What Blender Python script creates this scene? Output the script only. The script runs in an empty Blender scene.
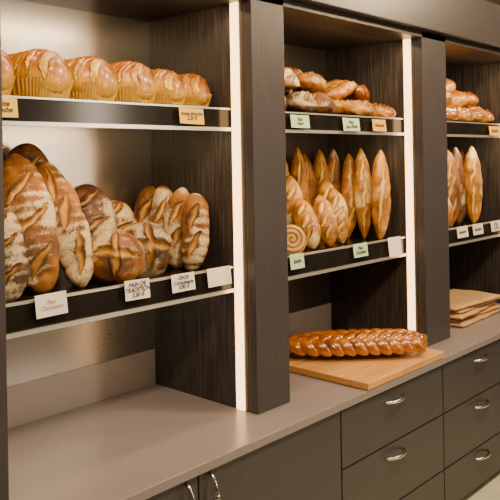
import bpy, math, random
from mathutils import Vector, Matrix, noise
random.seed(7)
sc = bpy.context.scene
col = sc.collection

# ------------------------------------------------------------------ helpers
WL = {}   # world location of unrotated parents
def link(o):
    col.objects.link(o); return o
def setp(o, label=None, category=None, group=None, kind=None):
    if label: o["label"] = label
    if category: o["category"] = category
    if group: o["group"] = group
    if kind: o["kind"] = kind
    return o
def empty(name, loc, **k):
    o = bpy.data.objects.new(name, None); link(o); o.empty_display_size = .05
    o.location = loc; WL[o.name] = Vector(loc); setp(o, **k); return o
def mesh_obj(name, verts, faces, mat, loc=(0,0,0), parent=None, smooth=True, **k):
    me = bpy.data.meshes.new(name); me.from_pydata([tuple(v) for v in verts], [], faces); me.update()
    if smooth:
        me.polygons.foreach_set("use_smooth", [True]*len(me.polygons))
    o = bpy.data.objects.new(name, me); link(o)
    if mat: me.materials.append(mat)
    WL[o.name] = Vector(loc)
    if parent:
        o.parent = parent; o.location = Vector(loc) - WL[parent.name]
    else:
        o.location = loc
    setp(o, **k)
    return o
def box(name, x0,x1,y0,y1,z0,z1, mat, parent=None, bevel=.002, **k):
    cx,cy,cz=(x0+x1)/2,(y0+y1)/2,(z0+z1)/2
    hx,hy,hz=(x1-x0)/2,(y1-y0)/2,(z1-z0)/2
    v=[(sx*hx,sy*hy,sz*hz) for sz in(-1,1) for sy in(-1,1) for sx in(-1,1)]
    f=[(0,2,3,1),(4,5,7,6),(0,1,5,4),(2,6,7,3),(0,4,6,2),(1,3,7,5)]
    o=mesh_obj(name,v,f,mat,(cx,cy,cz),parent,False,**k)
    if bevel:
        m=o.modifiers.new("bevel","BEVEL"); m.width=bevel; m.segments=2; m.limit_method='ANGLE'
    return o
def tube_geo(pts, radii, seg=12, flat=1.0):
    verts=[];faces=[]
    n=len(pts); up=Vector((0,0,1))
    for i,p in enumerate(pts):
        p=Vector(p)
        t=(Vector(pts[min(i+1,n-1)])-Vector(pts[max(i-1,0)])).normalized()
        a=t.cross(up)
        if a.length<1e-3: a=t.cross(Vector((0,1,0)))
        a.normalize(); b=a.cross(t).normalized()
        for j in range(seg):
            th=2*math.pi*j/seg
            verts.append(p+(a*math.cos(th)+b*math.sin(th)*flat)*radii[i])
    for i in range(n-1):
        for j in range(seg):
            k=(j+1)%seg
            faces.append((i*seg+j,i*seg+k,(i+1)*seg+k,(i+1)*seg+j))
    faces.append(tuple(range(seg-1,-1,-1)))
    faces.append(tuple((n-1)*seg+j for j in range(seg)))
    return verts,faces

# ------------------------------------------------------------------ materials
def newmat(name):
    m=bpy.data.materials.new(name); m.use_nodes=True
    nt=m.node_tree; b=nt.nodes["Principled BSDF"]
    return m,nt,b
def N(nt,t,**k):
    n=nt.nodes.new(t)
    for a,v in k.items(): setattr(n,a,v)
    return n
def ramp(nt, stops):
    r=N(nt,"ShaderNodeValToRGB"); e=r.color_ramp.elements
    while len(e)<len(stops): e.new(.5)
    for i,(p,c) in enumerate(stops):
        e[i].position=p; e[i].color=(*c,1)
    return r
def mapped_noise(nt, scale=(1,1,1), nscale=5, detail=4, rough=.5):
    tc=N(nt,"ShaderNodeTexCoord"); mp=N(nt,"ShaderNodeMapping"); mp.inputs["Scale"].default_value=scale
    nz=N(nt,"ShaderNodeTexNoise"); nz.inputs["Scale"].default_value=nscale; nz.inputs["Detail"].default_value=detail
    nz.inputs["Roughness"].default_value=rough
    nt.links.new(tc.outputs["Object"],mp.inputs["Vector"]); nt.links.new(mp.outputs[0],nz.inputs["Vector"])
    return nz
def simple(name, stops, scale=(1,1,1), ns=5, rough=.5, metal=0, bump=0, detail=4, coat=0):
    m,nt,b=newmat(name)
    nz=mapped_noise(nt,scale,ns,detail); r=ramp(nt,stops)
    nt.links.new(nz.outputs["Fac"],r.inputs[0]); nt.links.new(r.outputs[0],b.inputs["Base Color"])
    b.inputs["Roughness"].default_value=rough; b.inputs["Metallic"].default_value=metal
    if coat: b.inputs["Coat Weight"].default_value=coat
    if bump:
        bp=N(nt,"ShaderNodeBump"); bp.inputs["Strength"].default_value=bump; bp.inputs["Distance"].default_value=.002
        nt.links.new(nz.outputs["Fac"],bp.inputs["Height"]); nt.links.new(bp.outputs[0],b.inputs["Normal"])
    return m
def emis(name, colr, s):
    m,nt,b=newmat(name); b.inputs["Base Color"].default_value=(*colr,1)
    b.inputs["Emission Color"].default_value=(*colr,1); b.inputs["Emission Strength"].default_value=s
    return m

M_wood = simple("dark_veneer",[(.3,(.014,.0115,.012)),(.5,(.032,.027,.027)),(.7,(.082,.069,.066))],(60,60,1.6),4,.40,0,.15,6)
M_post = simple("post_laminate",[(.3,(.043,.037,.042)),(.7,(.064,.056,.062))],(80,80,2),4,.34,0,.05)
M_cab  = simple("cabinet_laminate",[(.3,(.036,.033,.041)),(.7,(.053,.049,.060))],(90,90,3),4,.34,0,.04)
M_dark = simple("dark_recess",[(.3,(.012,.010,.009)),(.7,(.02,.016,.014))],(1,1,1),5,.6)
M_top  = simple("worktop_laminate",[(.3,(.225,.195,.212)),(.7,(.255,.222,.240))],(1,1,1),220,.28,0,.03)
def steel(name,base,metal,r):
    return simple(name,[(.2,tuple(x*.86 for x in base)),(.8,base)],(200,200,.6),3,r,metal,0,3)
M_steel= steel("brushed_steel",(.50,.47,.45),.92,.26)
M_steel_darkrefl= steel("steel_dark_reflection",(.13,.11,.10),.8,.3)  # same steel, with the dark room's reflection put into its base colour
M_kick = simple("pale_upstand",[(.3,(.38,.34,.32)),(.7,(.43,.385,.36))],(90,90,2),5,.4,.3)
M_alu  = simple("aluminium",[(.3,(.84,.82,.79)),(.7,(.90,.88,.85))],(3,200,200),5,.32,.8)
M_black= simple("black_rail",[(.3,(.010,.008,.007)),(.7,(.016,.013,.011))],(1,1,1),20,.16)
M_nickel=simple("satin_nickel",[(.3,(.75,.72,.68)),(.7,(.85,.82,.78))],(1,1,1),80,.2,1)
M_led  = emis("warm_led",(1,.58,.25),5.5)
M_board= simple("beech_board",[(.3,(.52,.23,.065)),(.5,(.62,.31,.095)),(.75,(.70,.38,.135))],(3,45,45),3,.45,0,.05)
M_kraft= simple("kraft_paper",[(.3,(.46,.27,.12)),(.7,(.58,.36,.18))],(1,1,1),60,.7,0,.2)
M_case = simple("baking_paper",[(.3,(.52,.29,.035)),(.7,(.68,.41,.06))],(1,1,1),60,.55,0,.1)
M_ink  = simple("ink",[(.3,(.008,.006,.012)),(.7,(.012,.008,.016))],(1,1,1),5,.7)
M_faint= simple("faded_ink",[(.3,(.42,.30,.30)),(.7,(.46,.34,.33))],(1,1,1),5,.7)
M_wall = simple("wall_paint",[(.3,(.10,.08,.065)),(.7,(.12,.095,.08))],(1,1,1),40,.8)
M_ceil = simple("ceiling_paint",[(.3,(.60,.56,.42)),(.7,(.66,.62,.48))],(1,1,1),40,.8)
M_floor= simple("floor_tile",[(.3,(.62,.60,.48)),(.7,(.72,.70,.56))],(1,1,1),8,.25)
def card(name,c): return simple(name,[(.3,tuple(x*.93 for x in c)),(.7,c)],(1,1,1),40,.6)
M_cy=card("card_yellow",(.88,.54,.05)); M_cw=card("card_white",(.86,.78,.76)); M_cg=card("card_green",(.50,.72,.46)); M_cp=card("card_cream",(.92,.86,.80)); M_co=card("card_orange",(.88,.42,.05))

def bread(name, lo, mid, hi, score, flourc=(.75,.62,.46), rough=.5, flour_amt=1.0, bump=.5, coat=0, nscale=14):
    m,nt,b=newmat(name); L=nt.links.new
    nz=mapped_noise(nt,(1,1,1),nscale,6,.6)
    r=ramp(nt,[(.34,lo),(.5,mid),(.66,hi)]); L(nz.outputs["Fac"],r.inputs[0])
    at=N(nt,"ShaderNodeVertexColor"); at.layer_name="bake"
    sp=N(nt,"ShaderNodeSeparateColor"); L(at.outputs[0],sp.inputs[0])
    fine=mapped_noise(nt,(1,1,1),170,5,.75)
    m1=N(nt,"ShaderNodeMix",data_type='RGBA'); L(sp.outputs[0],m1.inputs[0]); L(r.outputs[0],m1.inputs[6]); m1.inputs[7].default_value=(*score,1)
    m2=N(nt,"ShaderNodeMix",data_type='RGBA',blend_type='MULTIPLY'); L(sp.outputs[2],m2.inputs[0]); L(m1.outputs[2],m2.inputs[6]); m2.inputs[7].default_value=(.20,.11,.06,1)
    a1=N(nt,"ShaderNodeMath",operation='MULTIPLY_ADD'); L(fine.outputs["Fac"],a1.inputs[0]); a1.inputs[1].default_value=2.3; a1.inputs[2].default_value=-1.6
    a2=N(nt,"ShaderNodeMath",operation='ADD'); L(a1.outputs[0],a2.inputs[0]); L(sp.outputs[1],a2.inputs[1])
    a3=N(nt,"ShaderNodeMath",operation='MULTIPLY'); a3.use_clamp=True; L(a2.outputs[0],a3.inputs[0]); a3.inputs[1].default_value=1.7
    mk=N(nt,"ShaderNodeMath",operation='MULTIPLY'); L(a3.outputs[0],mk.inputs[0]); mk.inputs[1].default_value=.85*flour_amt
    m3=N(nt,"ShaderNodeMix",data_type='RGBA'); L(mk.outputs[0],m3.inputs[0]); L(m2.outputs[2],m3.inputs[6]); m3.inputs[7].default_value=(*flourc,1)
    L(m3.outputs[2],b.inputs["Base Color"]); b.inputs["Roughness"].default_value=rough
    b.inputs["Coat Weight"].default_value=coat; b.inputs["Coat Roughness"].default_value=.18
    bp=N(nt,"ShaderNodeBump"); bp.inputs["Strength"].default_value=bump; bp.inputs["Distance"].default_value=.004
    ad=N(nt,"ShaderNodeMath",operation='ADD'); L(nz.outputs["Fac"],ad.inputs[0]); L(fine.outputs["Fac"],ad.inputs[1])
    L(ad.outputs[0],bp.inputs["Height"]); L(bp.outputs[0],b.inputs["Normal"])
    return m
B_brioche=bread("brioche_crust",(.20,.054,.001),(.34,.112,.002),(.48,.190,.004),(.84,.54,.035),rough=.33,bump=.15,coat=.5,nscale=10)
B_rustic =bread("floured_crust",(.075,.022,.002),(.20,.066,.005),(.38,.150,.014),(.66,.35,.06),(.72,.58,.36),rough=.6,bump=.9,nscale=16)
B_darkc  =bread("dark_crust",(.022,.007,.002),(.070,.021,.003),(.16,.052,.006),(.48,.23,.045),(.60,.47,.29),rough=.42,bump=.9,coat=.2,nscale=18)
B_boule  =bread("boule_crust",(.070,.020,.002),(.18,.056,.004),(.35,.130,.010),(.66,.35,.06),(.72,.56,.31),rough=.40,bump=.6,coat=.3,nscale=18)
B_gold   =bread("golden_crust",(.18,.058,.002),(.36,.138,.006),(.54,.245,.015),(.80,.50,.07),(.78,.60,.30),rough=.42,bump=.4,coat=.25,nscale=22)
B_braid  =bread("braid_glaze",(.17,.034,.001),(.31,.078,.002),(.48,.150,.003),(.72,.36,.02),rough=.22,bump=.12,coat=.9,nscale=24)
B_spiral =bread("spiral_crust",(.44,.22,.035),(.58,.31,.07),(.70,.42,.12),(.14,.045,.010),rough=.5,bump=.2)

# ------------------------------------------------------------------ bread geometry
def segd(px,py,x0,y0,x1,y1):
    dx,dy=x1-x0,y1-y0; l=dx*dx+dy*dy+1e-12
    t=max(0,min(1,((px-x0)*dx+(py-y0)*dy)/l))
    return math.hypot(px-x0-t*dx,py-y0-t*dy),t
def loaf(name,L,W,H,mat,p=2.4,q=2.0,cuts=(),cw=.008,cd=.006,amp=.004,seed=0,stripes=0,flour=0,nu=84,nv=56,bend=0,flatb=.72,parent=None,dark=.3,sq=1.0,wb=.004,side=0,**k):
    verts=[];cols=[];so=Vector((seed*3.1,seed*1.7,seed*.9))
    for i in range(nu+1):
        s=-math.cos(math.pi*i/nu)
        r=max(0,(1-abs(s)**p))**(1/q)
        r=max(r,.004)
        for j in range(nv):
            th=2*math.pi*j/nv
            c,sn=math.cos(th),math.sin(th)
            c=math.copysign(abs(c)**sq,c); sn2=math.copysign(abs(sn)**sq,sn)
            x=s*L/2; y=c*W/2*r; z=sn2*H/2*r*(flatb if sn<0 else 1)
            phi=th-math.pi/2
            if phi>math.pi: phi-=2*math.pi
            if phi<-math.pi: phi+=2*math.pi
            w=phi*W/2*.8
            nrm=Vector((s*.6*(1-r),c,sn)); nrm.normalize()
            P=Vector((x,y,z))
            d=amp*noise.noise(P*18+so)+amp*.5*noise.noise(P*45+so)+amp*1.0*noise.noise(P*8+so)
            sc_=0;dk=0;near=0
            wx=wb*noise.noise(P*40+so*2); wy=wb*noise.noise(P*36+so*4+Vector((5,1,2)))
            for (x0,w0,x1,w1) in cuts:
                dd,t=segd(x+wx*1.6,w+wy*1.6,x0,w0,x1,w1)
                cwt=cw*(.35+.65*math.sin(math.pi*min(max(t,.03),.97)))
                g=math.exp(-(dd/cwt)**4); sc_=max(sc_,g)
                e=math.exp(-((dd-1.5*cwt)/(.45*cwt))**2); dk=max(dk,e); near=max(near,math.exp(-(dd/(1.6*cwt))**4))
            d+= -cd*sc_+cd*.6*dk
            up=max(0,min(1,(sn+.35)*1.6))
            fl=0
            if flour:
                fn=noise.noise(P*9+so*3)+.5*noise.noise(P*28+so)
                st=0
                if stripes: st=.36*math.cos(x*stripes+1.5*noise.noise(P*11+so))
                fl=max(0,min(1,.5+(fn*1.5+st*.9)+(flour-.8)*1.3))*up*(1-near*.95)
                d+=.0015*st*up
            P=P+nrm*d*(.3+.7*min(1,r*1.5))
            P.y+=bend*(s*s-.33)
            verts.append(P)
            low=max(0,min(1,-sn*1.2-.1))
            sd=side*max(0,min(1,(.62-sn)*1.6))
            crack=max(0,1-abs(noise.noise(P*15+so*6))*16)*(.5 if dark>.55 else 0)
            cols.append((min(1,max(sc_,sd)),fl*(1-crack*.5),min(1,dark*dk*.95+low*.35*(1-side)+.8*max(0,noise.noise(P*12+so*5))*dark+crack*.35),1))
    faces=[]
    for i in range(nu):
        for j in range(nv):
            kk=(j+1)%nv; faces.append((i*nv+j,i*nv+kk,(i+1)*nv+kk,(i+1)*nv+j))
    faces.append(tuple(range(nv-1,-1,-1))); faces.append(tuple(nu*nv+j for j in range(nv)))
    o=mesh_obj(name,verts,faces,mat,parent=parent,**k)
    ca=o.data.color_attributes.new("bake",'FLOAT_COLOR','POINT')
    ca.data.foreach_set("color",[x for c in cols for x in c])
    return o
def orient(o,center,a,n):
    a=Vector(a).normalized(); n=Vector(n); n=(n-a*n.dot(a)).normalized(); b=n.cross(a)
    m=Matrix((( a.x,b.x,n.x,center[0]),(a.y,b.y,n.y,center[1]),(a.z,b.z,n.z,center[2]),(0,0,0,1)))
    o.matrix_world=m
def stand(o,L,base,top,n=(-.6,-.8,0)):
    b=Vector(base);t=Vector(top);a=(t-b).normalized()
    orient(o,b+a*(L/2),a,n)
def lie(o,x,y,z,H,yaw,pitch=0,flatb=.72):
    a=Vector((math.cos(yaw)*math.cos(pitch),math.sin(yaw)*math.cos(pitch),math.sin(pitch)))
    orient(o,(x,y,z+H/2*flatb),a,(0,0,1))
def trans_cuts(L,n,slant,half,frac=.8):
    out=[]
    for i in range(n):
        x=-L*frac/2+L*frac*(i/(n-1) if n>1 else .5)
        out.append((x-slant,-half,x+slant,half))
    return out

# ------------------------------------------------------------------ dims
D=1.4
CZ=.60
SH1=1.008; SH2=1.474      # shelf surfaces
YF=.088; YB=.455
XL=.757                  # left panel inner face
X1,X1b=1.526,1.672       # post 1
X2,X2b=2.495,2.685
X3,X3b=3.46,3.63
TOP=1.79

# ------------------------------------------------------------------ room
setp(box("floor",-2.5,6.5,-4,.60,-.05,0,M_floor,bevel=0),kind="structure")
setp(box("wall_back",-2.5,6.5,.50,.60,0,2.35,M_wall,bevel=0),kind="structure")
setp(box("ceiling",-2.5,6.5,-4,.60,2.35,2.40,M_ceil,bevel=0),kind="structure")
setp(box("trim_1",-.4,4.9,-.035,.49,1.815,2.0,M_post,bevel=.003),kind="structure")

# ------------------------------------------------------------------ shelving bays
def bay(idx,xa,xb,pb,left=False,lab=""):
    u=empty("shelving_unit",(xa,0,CZ),label=lab,category="shelving unit",group="display shelving bays")
    box("back_panel",xa,xb,YB,YB+.015,CZ+.116,TOP,M_steel if idx==1 else M_steel_darkrefl,u,.0,label="brushed metal back panel")
    box("backsplash",xa,xb,YB-.003,YB+.015,CZ,CZ+.115,M_kick,u,.001,label="pale strip along the base of the back panel")
    box("side_panel",xb,pb-.005,.03,YB+.02,CZ,TOP,M_wood,u,.001,label="dark wood-grain divider panel")
    box("post",xb,pb,0,.03,CZ,1.815,M_post,u,.002,label="dark brown front post")
    box("light_strip",xb-.006,xb,.048,.079,CZ+.002,TOP,M_led,u,.001,label="glowing warm white light strip")
    box("top_panel",xa,pb,.0,YB+.02,TOP,1.814,M_wood,u,.001)
    if left:
        box("side_panel",xa-.15,xa,.03,YB+.02,CZ,TOP,M_wood,u,.001)
        box("post",xa-.15,xa,0,.03,CZ,1.815,M_post,u,.002)
    for zt,hh in ((SH1+.006,.060),(SH2+.004,.052)):
        s=box("shelf",xa,xb-.001,YF+.012,YB-.004,zt-.030,zt-.005,M_black,u,.001)
        r=box("price_rail",xa,xb-.001,YF,YF+.012,zt-hh,zt,M_black,s,.001,label="black price rail")
        box("rail_trim",xa,xb-.001,YF-.003,YF+.012,zt,zt+.005,M_alu,r,.0,label="bright metal edge")
        box("rail_trim",xa,xb-.001,YF-.006,YF+.012,zt-hh-.010,zt-hh,M_alu,r,.0,label="bright metal edge")
    return u
bay(1,XL,X1,X1b,True,"dark wood display shelving bay with brioches and rustic loaves")
bay(2,X1b,X2,X2b,False,"dark wood display shelving bay with upright pointed loaves")
bay(3,X2b,X3,X3b,False,"dark wood display shelving bay with golden buns above loaves")

# ------------------------------------------------------------------ worktop and base cabinets
box("worktop",.0,4.2,-.122,.495,CZ-.024,CZ,M_top,None,.002,label="continuous taupe laminate worktop under the shelving",category="worktop")
def handle(parent,x,y,z,vertical=False,L=.115):
    pts=[];rad=[]
    for i in range(17):
        t=i/16; s=(t-.5)*L; o_=-.026*(math.sin(math.pi*t))**.6
        pts.append((0,o_,s) if vertical else (s,o_,0)); rad.append(.0042+.002*math.sin(math.pi*t))
    v,f=tube_geo(pts,rad,10)
    mesh_obj("handle",v,f,M_nickel,(x,y,z),parent,label="satin metal bow handle")
FY=-.110
def cab_base(x0,x1,lab,kind):
    c=empty("base_cabinet",(x0,FY,0),label=lab,category="cabinet",group="base cabinets under the worktop")
    box("body",x0+.001,x1-.001,FY+.018,.49,.05,CZ-.025,M_dark,c,.0)
    box("plinth",x0+.001,x1-.001,FY+.03,.48,0,.05,M_dark,c,.0)
    g=.0025
    if kind=="door":
        xm=1.190
        for a,b,hx in ((x0,xm,xm-.040),(xm,x1,xm+.038)):
            d=box("door",a+g,b-g,FY,FY+.017,.03,CZ-.030,M_cab,c,.0015)
            handle(d,hx,FY,.508,True)
    else:
        for z0,z1,hz in ((.39,CZ-.030,.533),(.187,.39,.350),(.03,.187,.150)):
            d=box("drawer",x0+g,x1-g,FY,FY+.017,z0+g,z1-g,M_cab,c,.0015)
            handle(d,(x0+x1)/2-.020,FY,hz)
    return c
cab_base(.600,1.775,"dark brown two-door base cabinet with bow handles","door")
cab_base(1.776,2.408,"dark brown three-drawer base cabinet below the cutting board","drawer")
cab_base(2.409,3.046,"dark brown three-drawer base cabinet below the paper bags","drawer")
cab_base(3.047,3.70,"dark brown three-drawer base cabinet at the far end","drawer")

# ------------------------------------------------------------------ brioches
def brioche(x,y,seed,L=.25,W=.125,H=.12,yaw=math.pi/2):
    cuts=trans_cuts(L,6,.016,W*.55,.78)
    o=loaf("brioche_loaf",L,W,H,B_brioche,p=3.2,q=2.3,cuts=cuts,cw=.0062,cd=.012,amp=.003,seed=seed,dark=.35,wb=.004,side=.42,nu=130,nv=64,
      label="glazed golden brioche loaf in a pleated paper case",category="brioche",group="brioches on the top shelf")
    n=150;v=[];f=[];rows=5;zb=-.72*H/2-.002
    for r in range(rows):
        t=r/(rows-1)
        for i in range(n):
            th=2*math.pi*i/n
            c,s=math.cos(th),math.sin(th)
            c=math.copysign(abs(c)**.62,c); s=math.copysign(abs(s)**.62,s)
            k=.84+.17*t+(.016 if i%3==0 else -.012)*(.4+t)
            v.append((c*L/2*k*.98,s*W/2*k*1.0,zb+t*H*.39+.003*noise.noise(Vector((c*3,s*3,seed)))*t))
    for r in range(rows-1):
        for i in range(n):
            k=(i+1)%n; f.append((r*n+i,r*n+k,(r+1)*n+k,(r+1)*n+i))
    f.append(tuple(range(n-1,-1,-1)))
    c=mesh_obj("paper_case",v,f,M_case,smooth=False,label="pleated tan paper baking case")
    c.parent=o
    lie(o,x,y,SH2,H,yaw); o.location.z+=.003
for i,(x,y,W,H) in enumerate([(.812,.225,.10,.146),(.955,.228,.134,.150),(1.095,.228,.134,.146),(1.230,.230,.128,.144),(1.352,.235,.114,.134),(1.461,.238,.102,.128)]):
    brioche(x,y,i+1,L=.250-.006*i,W=W,H=H,yaw=math.pi/2+[.03,.10,.10,.10,.08,.04][i])

# ------------------------------------------------------------------ rustic loaves bay 1
G1="rustic loaves on the lower shelf"
def rustic(L,W,H,seed,mat=B_rustic,n=5,flour=.9,lab="long floured rustic loaf standing upright against other loaves",**k):
    a=dict(p=3.0,q=2.0,cuts=trans_cuts(L,n,.030,W*.32,.60),cw=.0065,cd=.009,amp=.005,seed=seed,stripes=230,flour=flour,dark=.75,wb=.005,nu=150,nv=90)
    a.update(k)
    return loaf("rustic_loaf",L,W,H,mat,label=lab,category="bread",group=G1,**a)
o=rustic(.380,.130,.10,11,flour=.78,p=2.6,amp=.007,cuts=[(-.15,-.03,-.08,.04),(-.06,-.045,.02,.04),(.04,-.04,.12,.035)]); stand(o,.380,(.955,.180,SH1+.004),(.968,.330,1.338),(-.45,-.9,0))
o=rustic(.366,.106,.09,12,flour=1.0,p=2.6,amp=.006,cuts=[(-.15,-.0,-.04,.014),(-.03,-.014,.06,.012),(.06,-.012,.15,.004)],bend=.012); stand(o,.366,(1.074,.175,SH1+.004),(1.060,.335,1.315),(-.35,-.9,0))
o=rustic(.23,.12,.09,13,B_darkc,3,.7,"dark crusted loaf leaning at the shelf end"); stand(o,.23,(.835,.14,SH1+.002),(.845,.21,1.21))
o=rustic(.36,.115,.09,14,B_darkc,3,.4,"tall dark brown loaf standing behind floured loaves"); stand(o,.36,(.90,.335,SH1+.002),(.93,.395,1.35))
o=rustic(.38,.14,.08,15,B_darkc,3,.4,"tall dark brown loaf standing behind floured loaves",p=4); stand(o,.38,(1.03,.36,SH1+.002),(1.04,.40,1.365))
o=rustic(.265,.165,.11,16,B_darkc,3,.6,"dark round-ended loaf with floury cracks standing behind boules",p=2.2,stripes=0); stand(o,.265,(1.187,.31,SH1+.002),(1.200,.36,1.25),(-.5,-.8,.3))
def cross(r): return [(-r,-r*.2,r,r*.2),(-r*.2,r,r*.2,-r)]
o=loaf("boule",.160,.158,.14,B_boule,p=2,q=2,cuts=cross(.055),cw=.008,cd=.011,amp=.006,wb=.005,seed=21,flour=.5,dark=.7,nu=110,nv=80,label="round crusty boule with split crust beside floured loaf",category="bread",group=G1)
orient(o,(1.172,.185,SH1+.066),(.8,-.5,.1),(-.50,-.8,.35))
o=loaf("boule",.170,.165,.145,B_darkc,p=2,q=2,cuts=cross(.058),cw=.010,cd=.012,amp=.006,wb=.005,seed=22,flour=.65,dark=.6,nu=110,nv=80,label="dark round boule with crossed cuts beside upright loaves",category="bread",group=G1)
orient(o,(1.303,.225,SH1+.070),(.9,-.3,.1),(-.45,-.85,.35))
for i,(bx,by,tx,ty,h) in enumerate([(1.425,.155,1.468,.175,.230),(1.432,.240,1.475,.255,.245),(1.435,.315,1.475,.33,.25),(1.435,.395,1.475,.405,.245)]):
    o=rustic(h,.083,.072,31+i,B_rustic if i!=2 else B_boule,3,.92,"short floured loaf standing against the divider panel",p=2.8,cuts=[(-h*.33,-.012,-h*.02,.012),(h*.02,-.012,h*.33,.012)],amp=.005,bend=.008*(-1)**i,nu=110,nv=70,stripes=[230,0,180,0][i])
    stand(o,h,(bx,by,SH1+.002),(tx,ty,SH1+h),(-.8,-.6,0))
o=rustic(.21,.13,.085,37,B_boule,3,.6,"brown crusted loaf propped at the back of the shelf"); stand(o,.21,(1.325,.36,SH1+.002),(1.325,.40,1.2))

# ------------------------------------------------------------------ bay 2 lower
G2="pointed loaves standing in the middle bay"
rb=random.Random(3)
def batard(L,W,H,seed,g=G2,lab="golden pointed loaf with a lengthwise cut standing upright",mat=B_gold,**k):
    j=lambda s=.02: rb.uniform(-s,s)*L
    n=rb.choice([1,2,3]); cu=[]
    for q in range(n):
        c0=(-.5+(q+.5)/n)*L*.80+j(); hl=L*.38/n+.004
        cu.append((c0-hl,-W*.10+j(.015),c0+hl,W*.10+j(.015)))
    a=dict(p=2.3+rb.uniform(-.2,.4),q=1.35,cuts=cu,cw=.0055,cd=.007,amp=.004,seed=seed,flour=.45,dark=.6,nu=120,nv=56,wb=.004,bend=rb.uniform(-.010,.010))
    a.update(k)
    return loaf("pointed_loaf",L,W,H,mat,label=lab,category="bread",group=g,**a)
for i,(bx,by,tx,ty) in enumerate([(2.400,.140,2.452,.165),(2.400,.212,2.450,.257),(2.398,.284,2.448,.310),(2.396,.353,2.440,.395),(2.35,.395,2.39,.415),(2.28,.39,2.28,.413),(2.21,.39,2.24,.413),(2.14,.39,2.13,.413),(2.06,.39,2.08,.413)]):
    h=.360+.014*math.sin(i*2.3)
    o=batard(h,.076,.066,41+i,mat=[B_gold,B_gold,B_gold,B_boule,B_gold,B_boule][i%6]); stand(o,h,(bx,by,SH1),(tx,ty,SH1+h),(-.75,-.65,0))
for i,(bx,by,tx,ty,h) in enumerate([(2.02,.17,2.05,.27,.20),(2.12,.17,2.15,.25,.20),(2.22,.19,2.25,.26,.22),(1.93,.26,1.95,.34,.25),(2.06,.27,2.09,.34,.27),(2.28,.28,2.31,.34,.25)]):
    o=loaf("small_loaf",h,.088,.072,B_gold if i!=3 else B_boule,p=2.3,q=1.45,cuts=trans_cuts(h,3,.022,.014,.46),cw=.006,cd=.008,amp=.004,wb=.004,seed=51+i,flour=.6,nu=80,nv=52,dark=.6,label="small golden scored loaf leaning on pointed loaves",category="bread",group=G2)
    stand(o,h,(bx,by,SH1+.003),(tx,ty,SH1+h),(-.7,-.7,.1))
def spiral_roll(R,T):
    nr,na=26,72;v=[];c=[];f=[]
    for face in (1,-1):
        for i in range(nr+1):
            r=R*i/nr
            for j in range(na):
                th=2*math.pi*j/na
                ph=(r/R*3.2-th/(2*math.pi))%1.0
                g=math.exp(-(min(ph,1-ph)/.13)**2)
                z=T/2*(1-(r/R)**6)**.5 if r<R else 0
                z-=.004*g
                v.append((r*math.cos(th),r*math.sin(th),face*z)); c.append((g,0,.1,1))
    base=(nr+1)*na
    for i in range(nr):
        for j in range(na):
            k=(j+1)%na
            f.append((i*na+j,(i+1)*na+j,(i+1)*na+k,i*na+k))
            f.append((base+i*na+j,base+i*na+k,base+(i+1)*na+k,base+(i+1)*na+j))
    o=mesh_obj("spiral_roll",v,f,B_spiral,label="round spiral roll propped on its edge beside small loaves",category="pastry")
    ca=o.data.color_attributes.new("bake",'FLOAT_COLOR','POINT'); ca.data.foreach_set("color",[x for q in c for x in q])
    return o
o=spiral_roll(.052,.03); orient(o,(1.865,.145,SH1+.053),(.7,-.7,0),(-.65,-.72,.25))

# ------------------------------------------------------------------ bay 2 upper pile
G3="mixed loaves on the top shelf of the middle bay"
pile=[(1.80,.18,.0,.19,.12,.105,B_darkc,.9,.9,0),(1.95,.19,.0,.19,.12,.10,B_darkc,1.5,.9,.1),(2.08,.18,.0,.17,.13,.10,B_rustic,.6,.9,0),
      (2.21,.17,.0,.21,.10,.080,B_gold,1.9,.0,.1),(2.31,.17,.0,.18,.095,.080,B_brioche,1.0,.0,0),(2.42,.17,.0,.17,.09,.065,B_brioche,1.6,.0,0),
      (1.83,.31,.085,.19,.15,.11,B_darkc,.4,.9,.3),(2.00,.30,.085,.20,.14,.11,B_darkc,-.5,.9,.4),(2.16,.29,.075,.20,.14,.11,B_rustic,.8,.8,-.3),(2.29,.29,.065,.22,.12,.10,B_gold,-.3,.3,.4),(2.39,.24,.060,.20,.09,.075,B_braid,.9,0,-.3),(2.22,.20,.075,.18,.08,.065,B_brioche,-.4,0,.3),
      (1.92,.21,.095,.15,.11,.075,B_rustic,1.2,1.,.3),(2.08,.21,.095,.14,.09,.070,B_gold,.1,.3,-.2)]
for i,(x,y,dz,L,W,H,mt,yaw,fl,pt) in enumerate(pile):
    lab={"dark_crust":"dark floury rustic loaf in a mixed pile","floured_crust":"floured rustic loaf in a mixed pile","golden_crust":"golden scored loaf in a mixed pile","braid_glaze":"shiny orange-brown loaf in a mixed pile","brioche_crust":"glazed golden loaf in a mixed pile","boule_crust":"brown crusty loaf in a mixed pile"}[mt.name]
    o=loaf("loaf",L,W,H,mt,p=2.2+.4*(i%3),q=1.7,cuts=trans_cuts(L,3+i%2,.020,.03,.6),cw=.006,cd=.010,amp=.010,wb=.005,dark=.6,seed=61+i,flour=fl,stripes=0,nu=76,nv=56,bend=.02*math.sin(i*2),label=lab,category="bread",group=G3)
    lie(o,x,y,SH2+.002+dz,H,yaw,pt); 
    if dz==0 and pt: o.location.z+=abs(math.sin(pt))*L*.25

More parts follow.
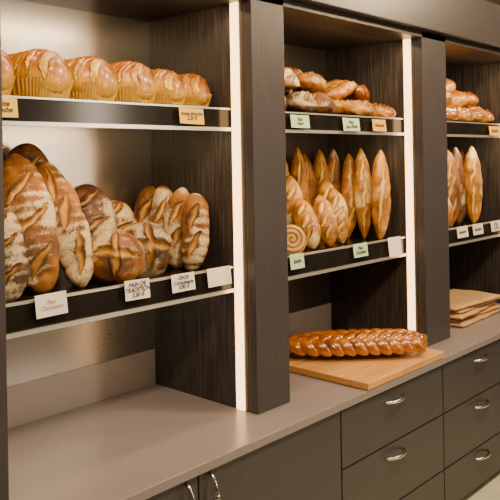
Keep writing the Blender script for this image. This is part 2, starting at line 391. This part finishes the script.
# ------------------------------------------------------------------ bay 3
G4="golden buns on the top shelf"
for i,(x,y,dz,yaw) in enumerate([(2.98,.17,0,.6),(3.13,.18,0,1.3),(3.27,.17,0,.5),(3.38,.19,0,1.5),(3.04,.32,.0,.3),(3.22,.32,.0,.2),(3.36,.34,.0,.2),(3.06,.24,.076,1.2),(3.20,.24,.076,-.2),(3.34,.25,.076,1.3),(3.14,.27,.140,.3)]):
    sz=[1.12,.98,1.15,.9][i%4]
    o=loaf("bun",.17*sz,.125*sz,.10,B_brioche if i%3 else B_braid,p=2.2,q=1.9,side=.2,cuts=trans_cuts(.16*sz,2+i%2,.02,.035,.4),cw=.008,cd=.008,amp=.005,seed=81+i,nu=60,nv=44,dark=.4,label="shiny golden split bun in a pile",category="bun",group=G4)
    lie(o,x,y,SH2+.001+dz,.10,yaw,.2*((-1)**i) if dz else 0)
G5="loaves standing in the far bay"
for i,(bx,by,tx,ty,h) in enumerate([(3.00,.15,3.04,.18,.36),(3.20,.14,3.25,.17,.375),(3.10,.17,3.14,.20,.37),(3.30,.19,3.35,.22,.37),(3.22,.28,3.26,.31,.36),(3.08,.30,3.10,.33,.34),(3.38,.28,3.42,.31,.36),(2.98,.27,3.0,.30,.34)]):
    o=batard(h,.084,.075,91+i,G5,"tall brown pointed loaf standing on end",[B_boule,B_gold,B_darkc,B_boule][i%4],p=2.8); stand(o,h,(bx,by,SH1),(tx,ty,SH1+h),(-.75,-.65,0))
for i,(bx,by,h) in enumerate([(2.92,.13,.17),(2.90,.22,.24)]):
    o=batard(h,.08,.07,99+i,G5,"short brown pointed loaf leaning on taller loaves",B_gold,p=2.3); stand(o,h,(bx,by,SH1+.002),(bx+.02,by+.05,SH1+h),(-.75,-.65,0))

# ------------------------------------------------------------------ cutting board + braid
bd=box("cutting_board",1.905,2.400,-.124,.30,CZ+.001,CZ+.024,M_board,None,.003,label="pale beech cutting board under the braided loaf",category="cutting board")
def braid(L,Wy,Hz):
    v=[];f=[];c=[]
    env=lambda s: max(.0,(1-abs(s)**3.6))**.5
    pts=[];rad=[]
    for i in range(81):
        s=i/40-1
        pts.append((s*(L/2-.015),0,.0)); rad.append(.004+(Wy-.012)*env(s))
    a,b=tube_geo(pts,rad,36,Hz/Wy*.9); v+=a
    f+=[tuple(reversed(ff)) for ff in b]; c+=[(.35,0,.45,1)]*len(a)
    rows=[-78,-34,10,54]; nl=11
    for ri,ph0 in enumerate(rows):
        for i in range(nl):
            ph=math.radians(ph0+8)
            s=(-1+2*(i+.5+(.5 if ri%2 else 0))/(nl+.5))*.95
            e=env(s)
            if e<.12: continue
            x=s*(L/2-.018)
            pos=Vector((x,Wy*math.sin(ph)*e,Hz*math.cos(ph)*e))
            t2=Vector((0,Wy*math.cos(ph),-Hz*math.sin(ph))).normalized()
            nn=Vector((0,Hz*math.sin(ph),Wy*math.cos(ph))).normalized()
            sg=1 if ri%2 else -1
            al=math.radians(36)
            t1=Vector((1,0,0)); la=(t1*math.cos(al)+t2*math.sin(al)*sg).normalized(); lb=nn.cross(la)
            k=.62+.38*e
            A_,B_,C_=.046*k,.0240*k,.0200*k
            o0=len(v); m_,n_=14,20
            for u in range(m_+1):
                tu=math.pi*u/m_
                for w in range(n_):
                    tw=2*math.pi*w/n_
                    lx=math.cos(tu); ly=math.sin(tu)*math.cos(tw); lz=math.sin(tu)*math.sin(tw)
                    v.append(pos+la*lx*A_+lb*ly*B_+nn*(lz*C_-.15*C_-.28*C_*lx*lx))
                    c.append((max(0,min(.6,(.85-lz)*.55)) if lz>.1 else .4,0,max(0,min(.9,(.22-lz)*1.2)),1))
            for u in range(m_):
                for w in range(n_):
                    w2=(w+1)%n_
                    f.append((o0+u*n_+w,o0+u*n_+w2,o0+(u+1)*n_+w2,o0+(u+1)*n_+w))
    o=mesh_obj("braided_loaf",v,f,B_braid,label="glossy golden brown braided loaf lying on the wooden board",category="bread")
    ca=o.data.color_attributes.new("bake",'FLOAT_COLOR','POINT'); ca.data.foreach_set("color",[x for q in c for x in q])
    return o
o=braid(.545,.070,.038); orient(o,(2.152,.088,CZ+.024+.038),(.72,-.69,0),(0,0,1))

# ------------------------------------------------------------------ paper bags
def bag(x,y,z,yaw,L,W,seed,curl=.02):
    nx,ny=36,22;v=[];f=[];T=.007
    for top in(1,0):
        for i in range(nx+1):
            for j in range(ny+1):
                a=(i/nx-.5)*L;b=(j/ny-.5)*W
                e=min(1,min(i,nx-i)/3)*min(1,min(j,ny-j)/2)
                w=.5+.5*noise.noise(Vector((a*8,b*8,seed)))
                cr=curl*(abs(2*i/nx-1)**4*(.4+.6*w)+ .6*abs(2*j/ny-1)**4*w)
                v.append((a+.010*noise.noise(Vector((b*10,seed,3))),b+.010*noise.noise(Vector((a*10,seed,7))),cr+.001*w+(.001+T+.014*e*max(.15,w))*top))
    n=(nx+1)*(ny+1)
    for i in range(nx):
        for j in range(ny):
            p=i*(ny+1)+j
            f.append((p,p+ny+1,p+ny+2,p+1)); f.append((n+p,n+p+1,n+p+ny+2,n+p+ny+1))
    for i in range(nx):
        p=i*(ny+1); f.append((p,n+p,n+p+ny+1,p+ny+1)); p+=ny; f.append((p,p+ny+1,n+p+ny+1,n+p))
    for j in range(ny):
        f.append((j,j+1,n+j+1,n+j)); p=nx*(ny+1)+j; f.append((p,n+p,n+p+1,p+1))
    o=mesh_obj("paper_bag",v,f,M_kraft,label="rumpled brown kraft paper bag stacked on the worktop",category="paper bag",group="stack of paper bags")
    o.location=(x,y,z); o.rotation_euler=(0,0,yaw)
for i,(x,y,yw) in enumerate([(3.06,.17,.05),(3.08,.19,-.06),(3.05,.18,.09),(3.09,.19,.02),(3.07,.18,-.07)]):
    bag(x,y,CZ+.001+i*.017,yw,.42,.26,i,.003)
for i,(x,y,yw) in enumerate([(2.77,.26,1.4),(2.78,.25,1.6)]):
    bag(x,y,CZ+.001+i*.018,yw,.26,.13,9+i,.004)

# ------------------------------------------------------------------ price tags
def text_mesh(body,size):
    cu=bpy.data.curves.new("t",'FONT'); cu.body=body; cu.size=size; cu.align_x='CENTER'; cu.align_y='CENTER'; cu.space_line=.85; cu.shear=.3
    cu.offset=size*.022
    to=bpy.data.objects.new("t",cu); link(to)
    dg=bpy.context.evaluated_depsgraph_get(); dg.update()
    me=bpy.data.meshes.new_from_object(to.evaluated_get(dg))
    bpy.data.objects.remove(to); return me
def tag(xa,xb,zc,h,mat,body,lab,size=.014,tilt=-.12,roll=0,ink=None):
    w=xb-xa; nx=8; v=[];f=[]
    for s in(0,1):
        for i in range(nx+1):
            for j in (0,1):
                a=(i/nx-.5); v.append((a*w,-.0012*s+.002*math.cos(a*3)-.001,(j-.5)*h))
    n=(nx+1)*2
    for i in range(nx):
        p=i*2
        f.append((p,p+1,p+3,p+2)); f.append((n+p,n+p+2,n+p+3,n+p+1))
        f.append((p,p+2,n+p+2,n+p)); f.append((p+1,n+p+1,n+p+3,p+3))
    f.append((0,n,n+1,1)); f.append((nx*2,nx*2+1,n+nx*2+1,n+nx*2))
    o=mesh_obj("price_tag",v,f,mat,smooth=False,label=lab,category="price tag",group="price tags on the shelf rails")
    o.location=((xa+xb)/2,YF-.014,zc); o.rotation_euler=(tilt,roll,0)
    if body:
        me=text_mesh(body,size); me.materials.clear(); me.materials.append(ink or M_ink)
        t=bpy.data.objects.new("lettering",me); link(t); t.parent=o
        t.location=(0,-.0022,0); t.rotation_euler=(math.pi/2,random.uniform(-.05,.05),0)
U="yellow handwritten price tag on the upper rail"; Wt="white handwritten price tag on the lower rail"; Gr="pale green handwritten price tag on the rail"
tag(.755,.832,1.456,.046,M_cy,"Petite\nBrioche",U,.016)
tag(1.312,1.402,1.454,.044,M_cy,"Petite Brioche\n2,20 €",U,.0140,roll=.02)
tag(.868,.950,1.005,.052,M_cw,"Pain\nCampagne",'white price tag with faint writing on the lower rail',.014,roll=-.02,ink=M_faint)
tag(1.119,1.198,1.004,.050,M_cw,"PAIN DE\nTRADITION\n3,50 €",Wt,.0152,roll=.02)
tag(1.274,1.357,1.001,.048,M_cw,"GROS\nCompletade\n5,90 €",Wt,.0145)
tag(1.407,1.500,.999,.052,M_cp,"","plain white price card at the rail end",.012)
tag(1.785,1.88,1.452,.042,M_cg,"Pain\nNoir",Gr,.016)
tag(2.07,2.17,1.449,.046,M_cg,"Pain\nAux Noix",Gr,.018)
tag(2.255,2.345,1.450,.044,M_co,"Viennois","orange handwritten price tag on the upper rail",.018)
tag(1.77,1.840,1.002,.048,M_cg,"Seigle",Gr,.017)
tag(2.12,2.208,1.001,.048,M_cg,"Pain\nCereales",Gr,.018)
tag(2.35,2.44,.990,.073,M_cp,"","plain white price card at the rail end",.012)
tag(3.236,3.355,1.447,.044,M_cy,"Brioche",U,.022)
tag(2.90,3.00,.999,.048,M_cw,"Baguette",Wt,.019)
tag(3.05,3.15,.999,.048,M_cw,"Rustique",Wt,.020)
tag(3.236,3.345,.999,.048,M_cw,"Pain\n1,20 €",Wt,.021)

# ------------------------------------------------------------------ camera
f_px=724.; yaw=math.radians(42.8); roll=math.radians(1.0)
F=Vector((math.cos(yaw),math.sin(yaw),0)); R0=Vector((math.sin(yaw),-math.cos(yaw),0)); U0=Vector((0,0,1))
R=R0*math.cos(roll)-U0*math.sin(roll); UU=U0*math.cos(roll)+R0*math.sin(roll)
cam=bpy.data.cameras.new("camera"); co=bpy.data.objects.new("camera",cam); link(co)
C=Vector((0,-D,1.33))
co.matrix_world=Matrix(((R.x,UU.x,-F.x,C.x),(R.y,UU.y,-F.y,C.y),(R.z,UU.z,-F.z,C.z),(0,0,0,1)))
cam.sensor_width=36; cam.lens=f_px/500*36; cam.shift_y=-.18; cam.clip_start=.05
sc.camera=co

# ------------------------------------------------------------------ lights
def area(name,loc,target,sx,sy,e,c):
    l=bpy.data.lights.new(name,'AREA'); l.shape='RECTANGLE'; l.size=sx; l.size_y=sy; l.energy=e; l.color=c
    o=bpy.data.objects.new(name,l); link(o); o.location=loc
    o.rotation_euler=(Vector(target)-Vector(loc)).to_track_quat('-Z','Y').to_euler(); return o
warm=(1,.74,.43)
area("ceiling_lamp",(.7,-1.2,2.3),(1.1,.3,1.1),.15,.15,36,warm)
area("ceiling_lamp",(2.2,-1.0,2.3),(2.2,.3,1.1),.15,.15,30,warm)
area("ceiling_lamp",(3.5,-1.0,2.3),(3.1,.3,1.1),.15,.15,25,warm)
area("wall_lamp",(2.45,-1.9,1.5),(1.2,.45,1.3),.16,1.3,14,(1,.80,.58))
for xa,xb in((XL,X1),(X1b,X2),(X2b,X3)):
    area("shelf_area_light",((xa+xb)/2,.08,TOP-.01),((xa+xb)/2,.22,1.4),xb-xa-.1,.03,2.8,(1,.70,.36))
    area("shelf_area_light",((xa+xb)/2,.115,SH2-.04),((xa+xb)/2,.22,1.0),xb-xa-.1,.02,2.4,(1,.70,.36))
area("shelf_area_light",((XL+X1)/2,.125,SH1-.04),((XL+X1)/2,.40,.70),X1-XL-.1,.02,1.0,(1,.76,.46))  # added light below the lower shelf, brightens the steel back panel
w=bpy.data.worlds.new("world"); sc.world=w; w.use_nodes=True
w.node_tree.nodes["Background"].inputs[0].default_value=(1,.84,.70,1); w.node_tree.nodes["Background"].inputs[1].default_value=.06
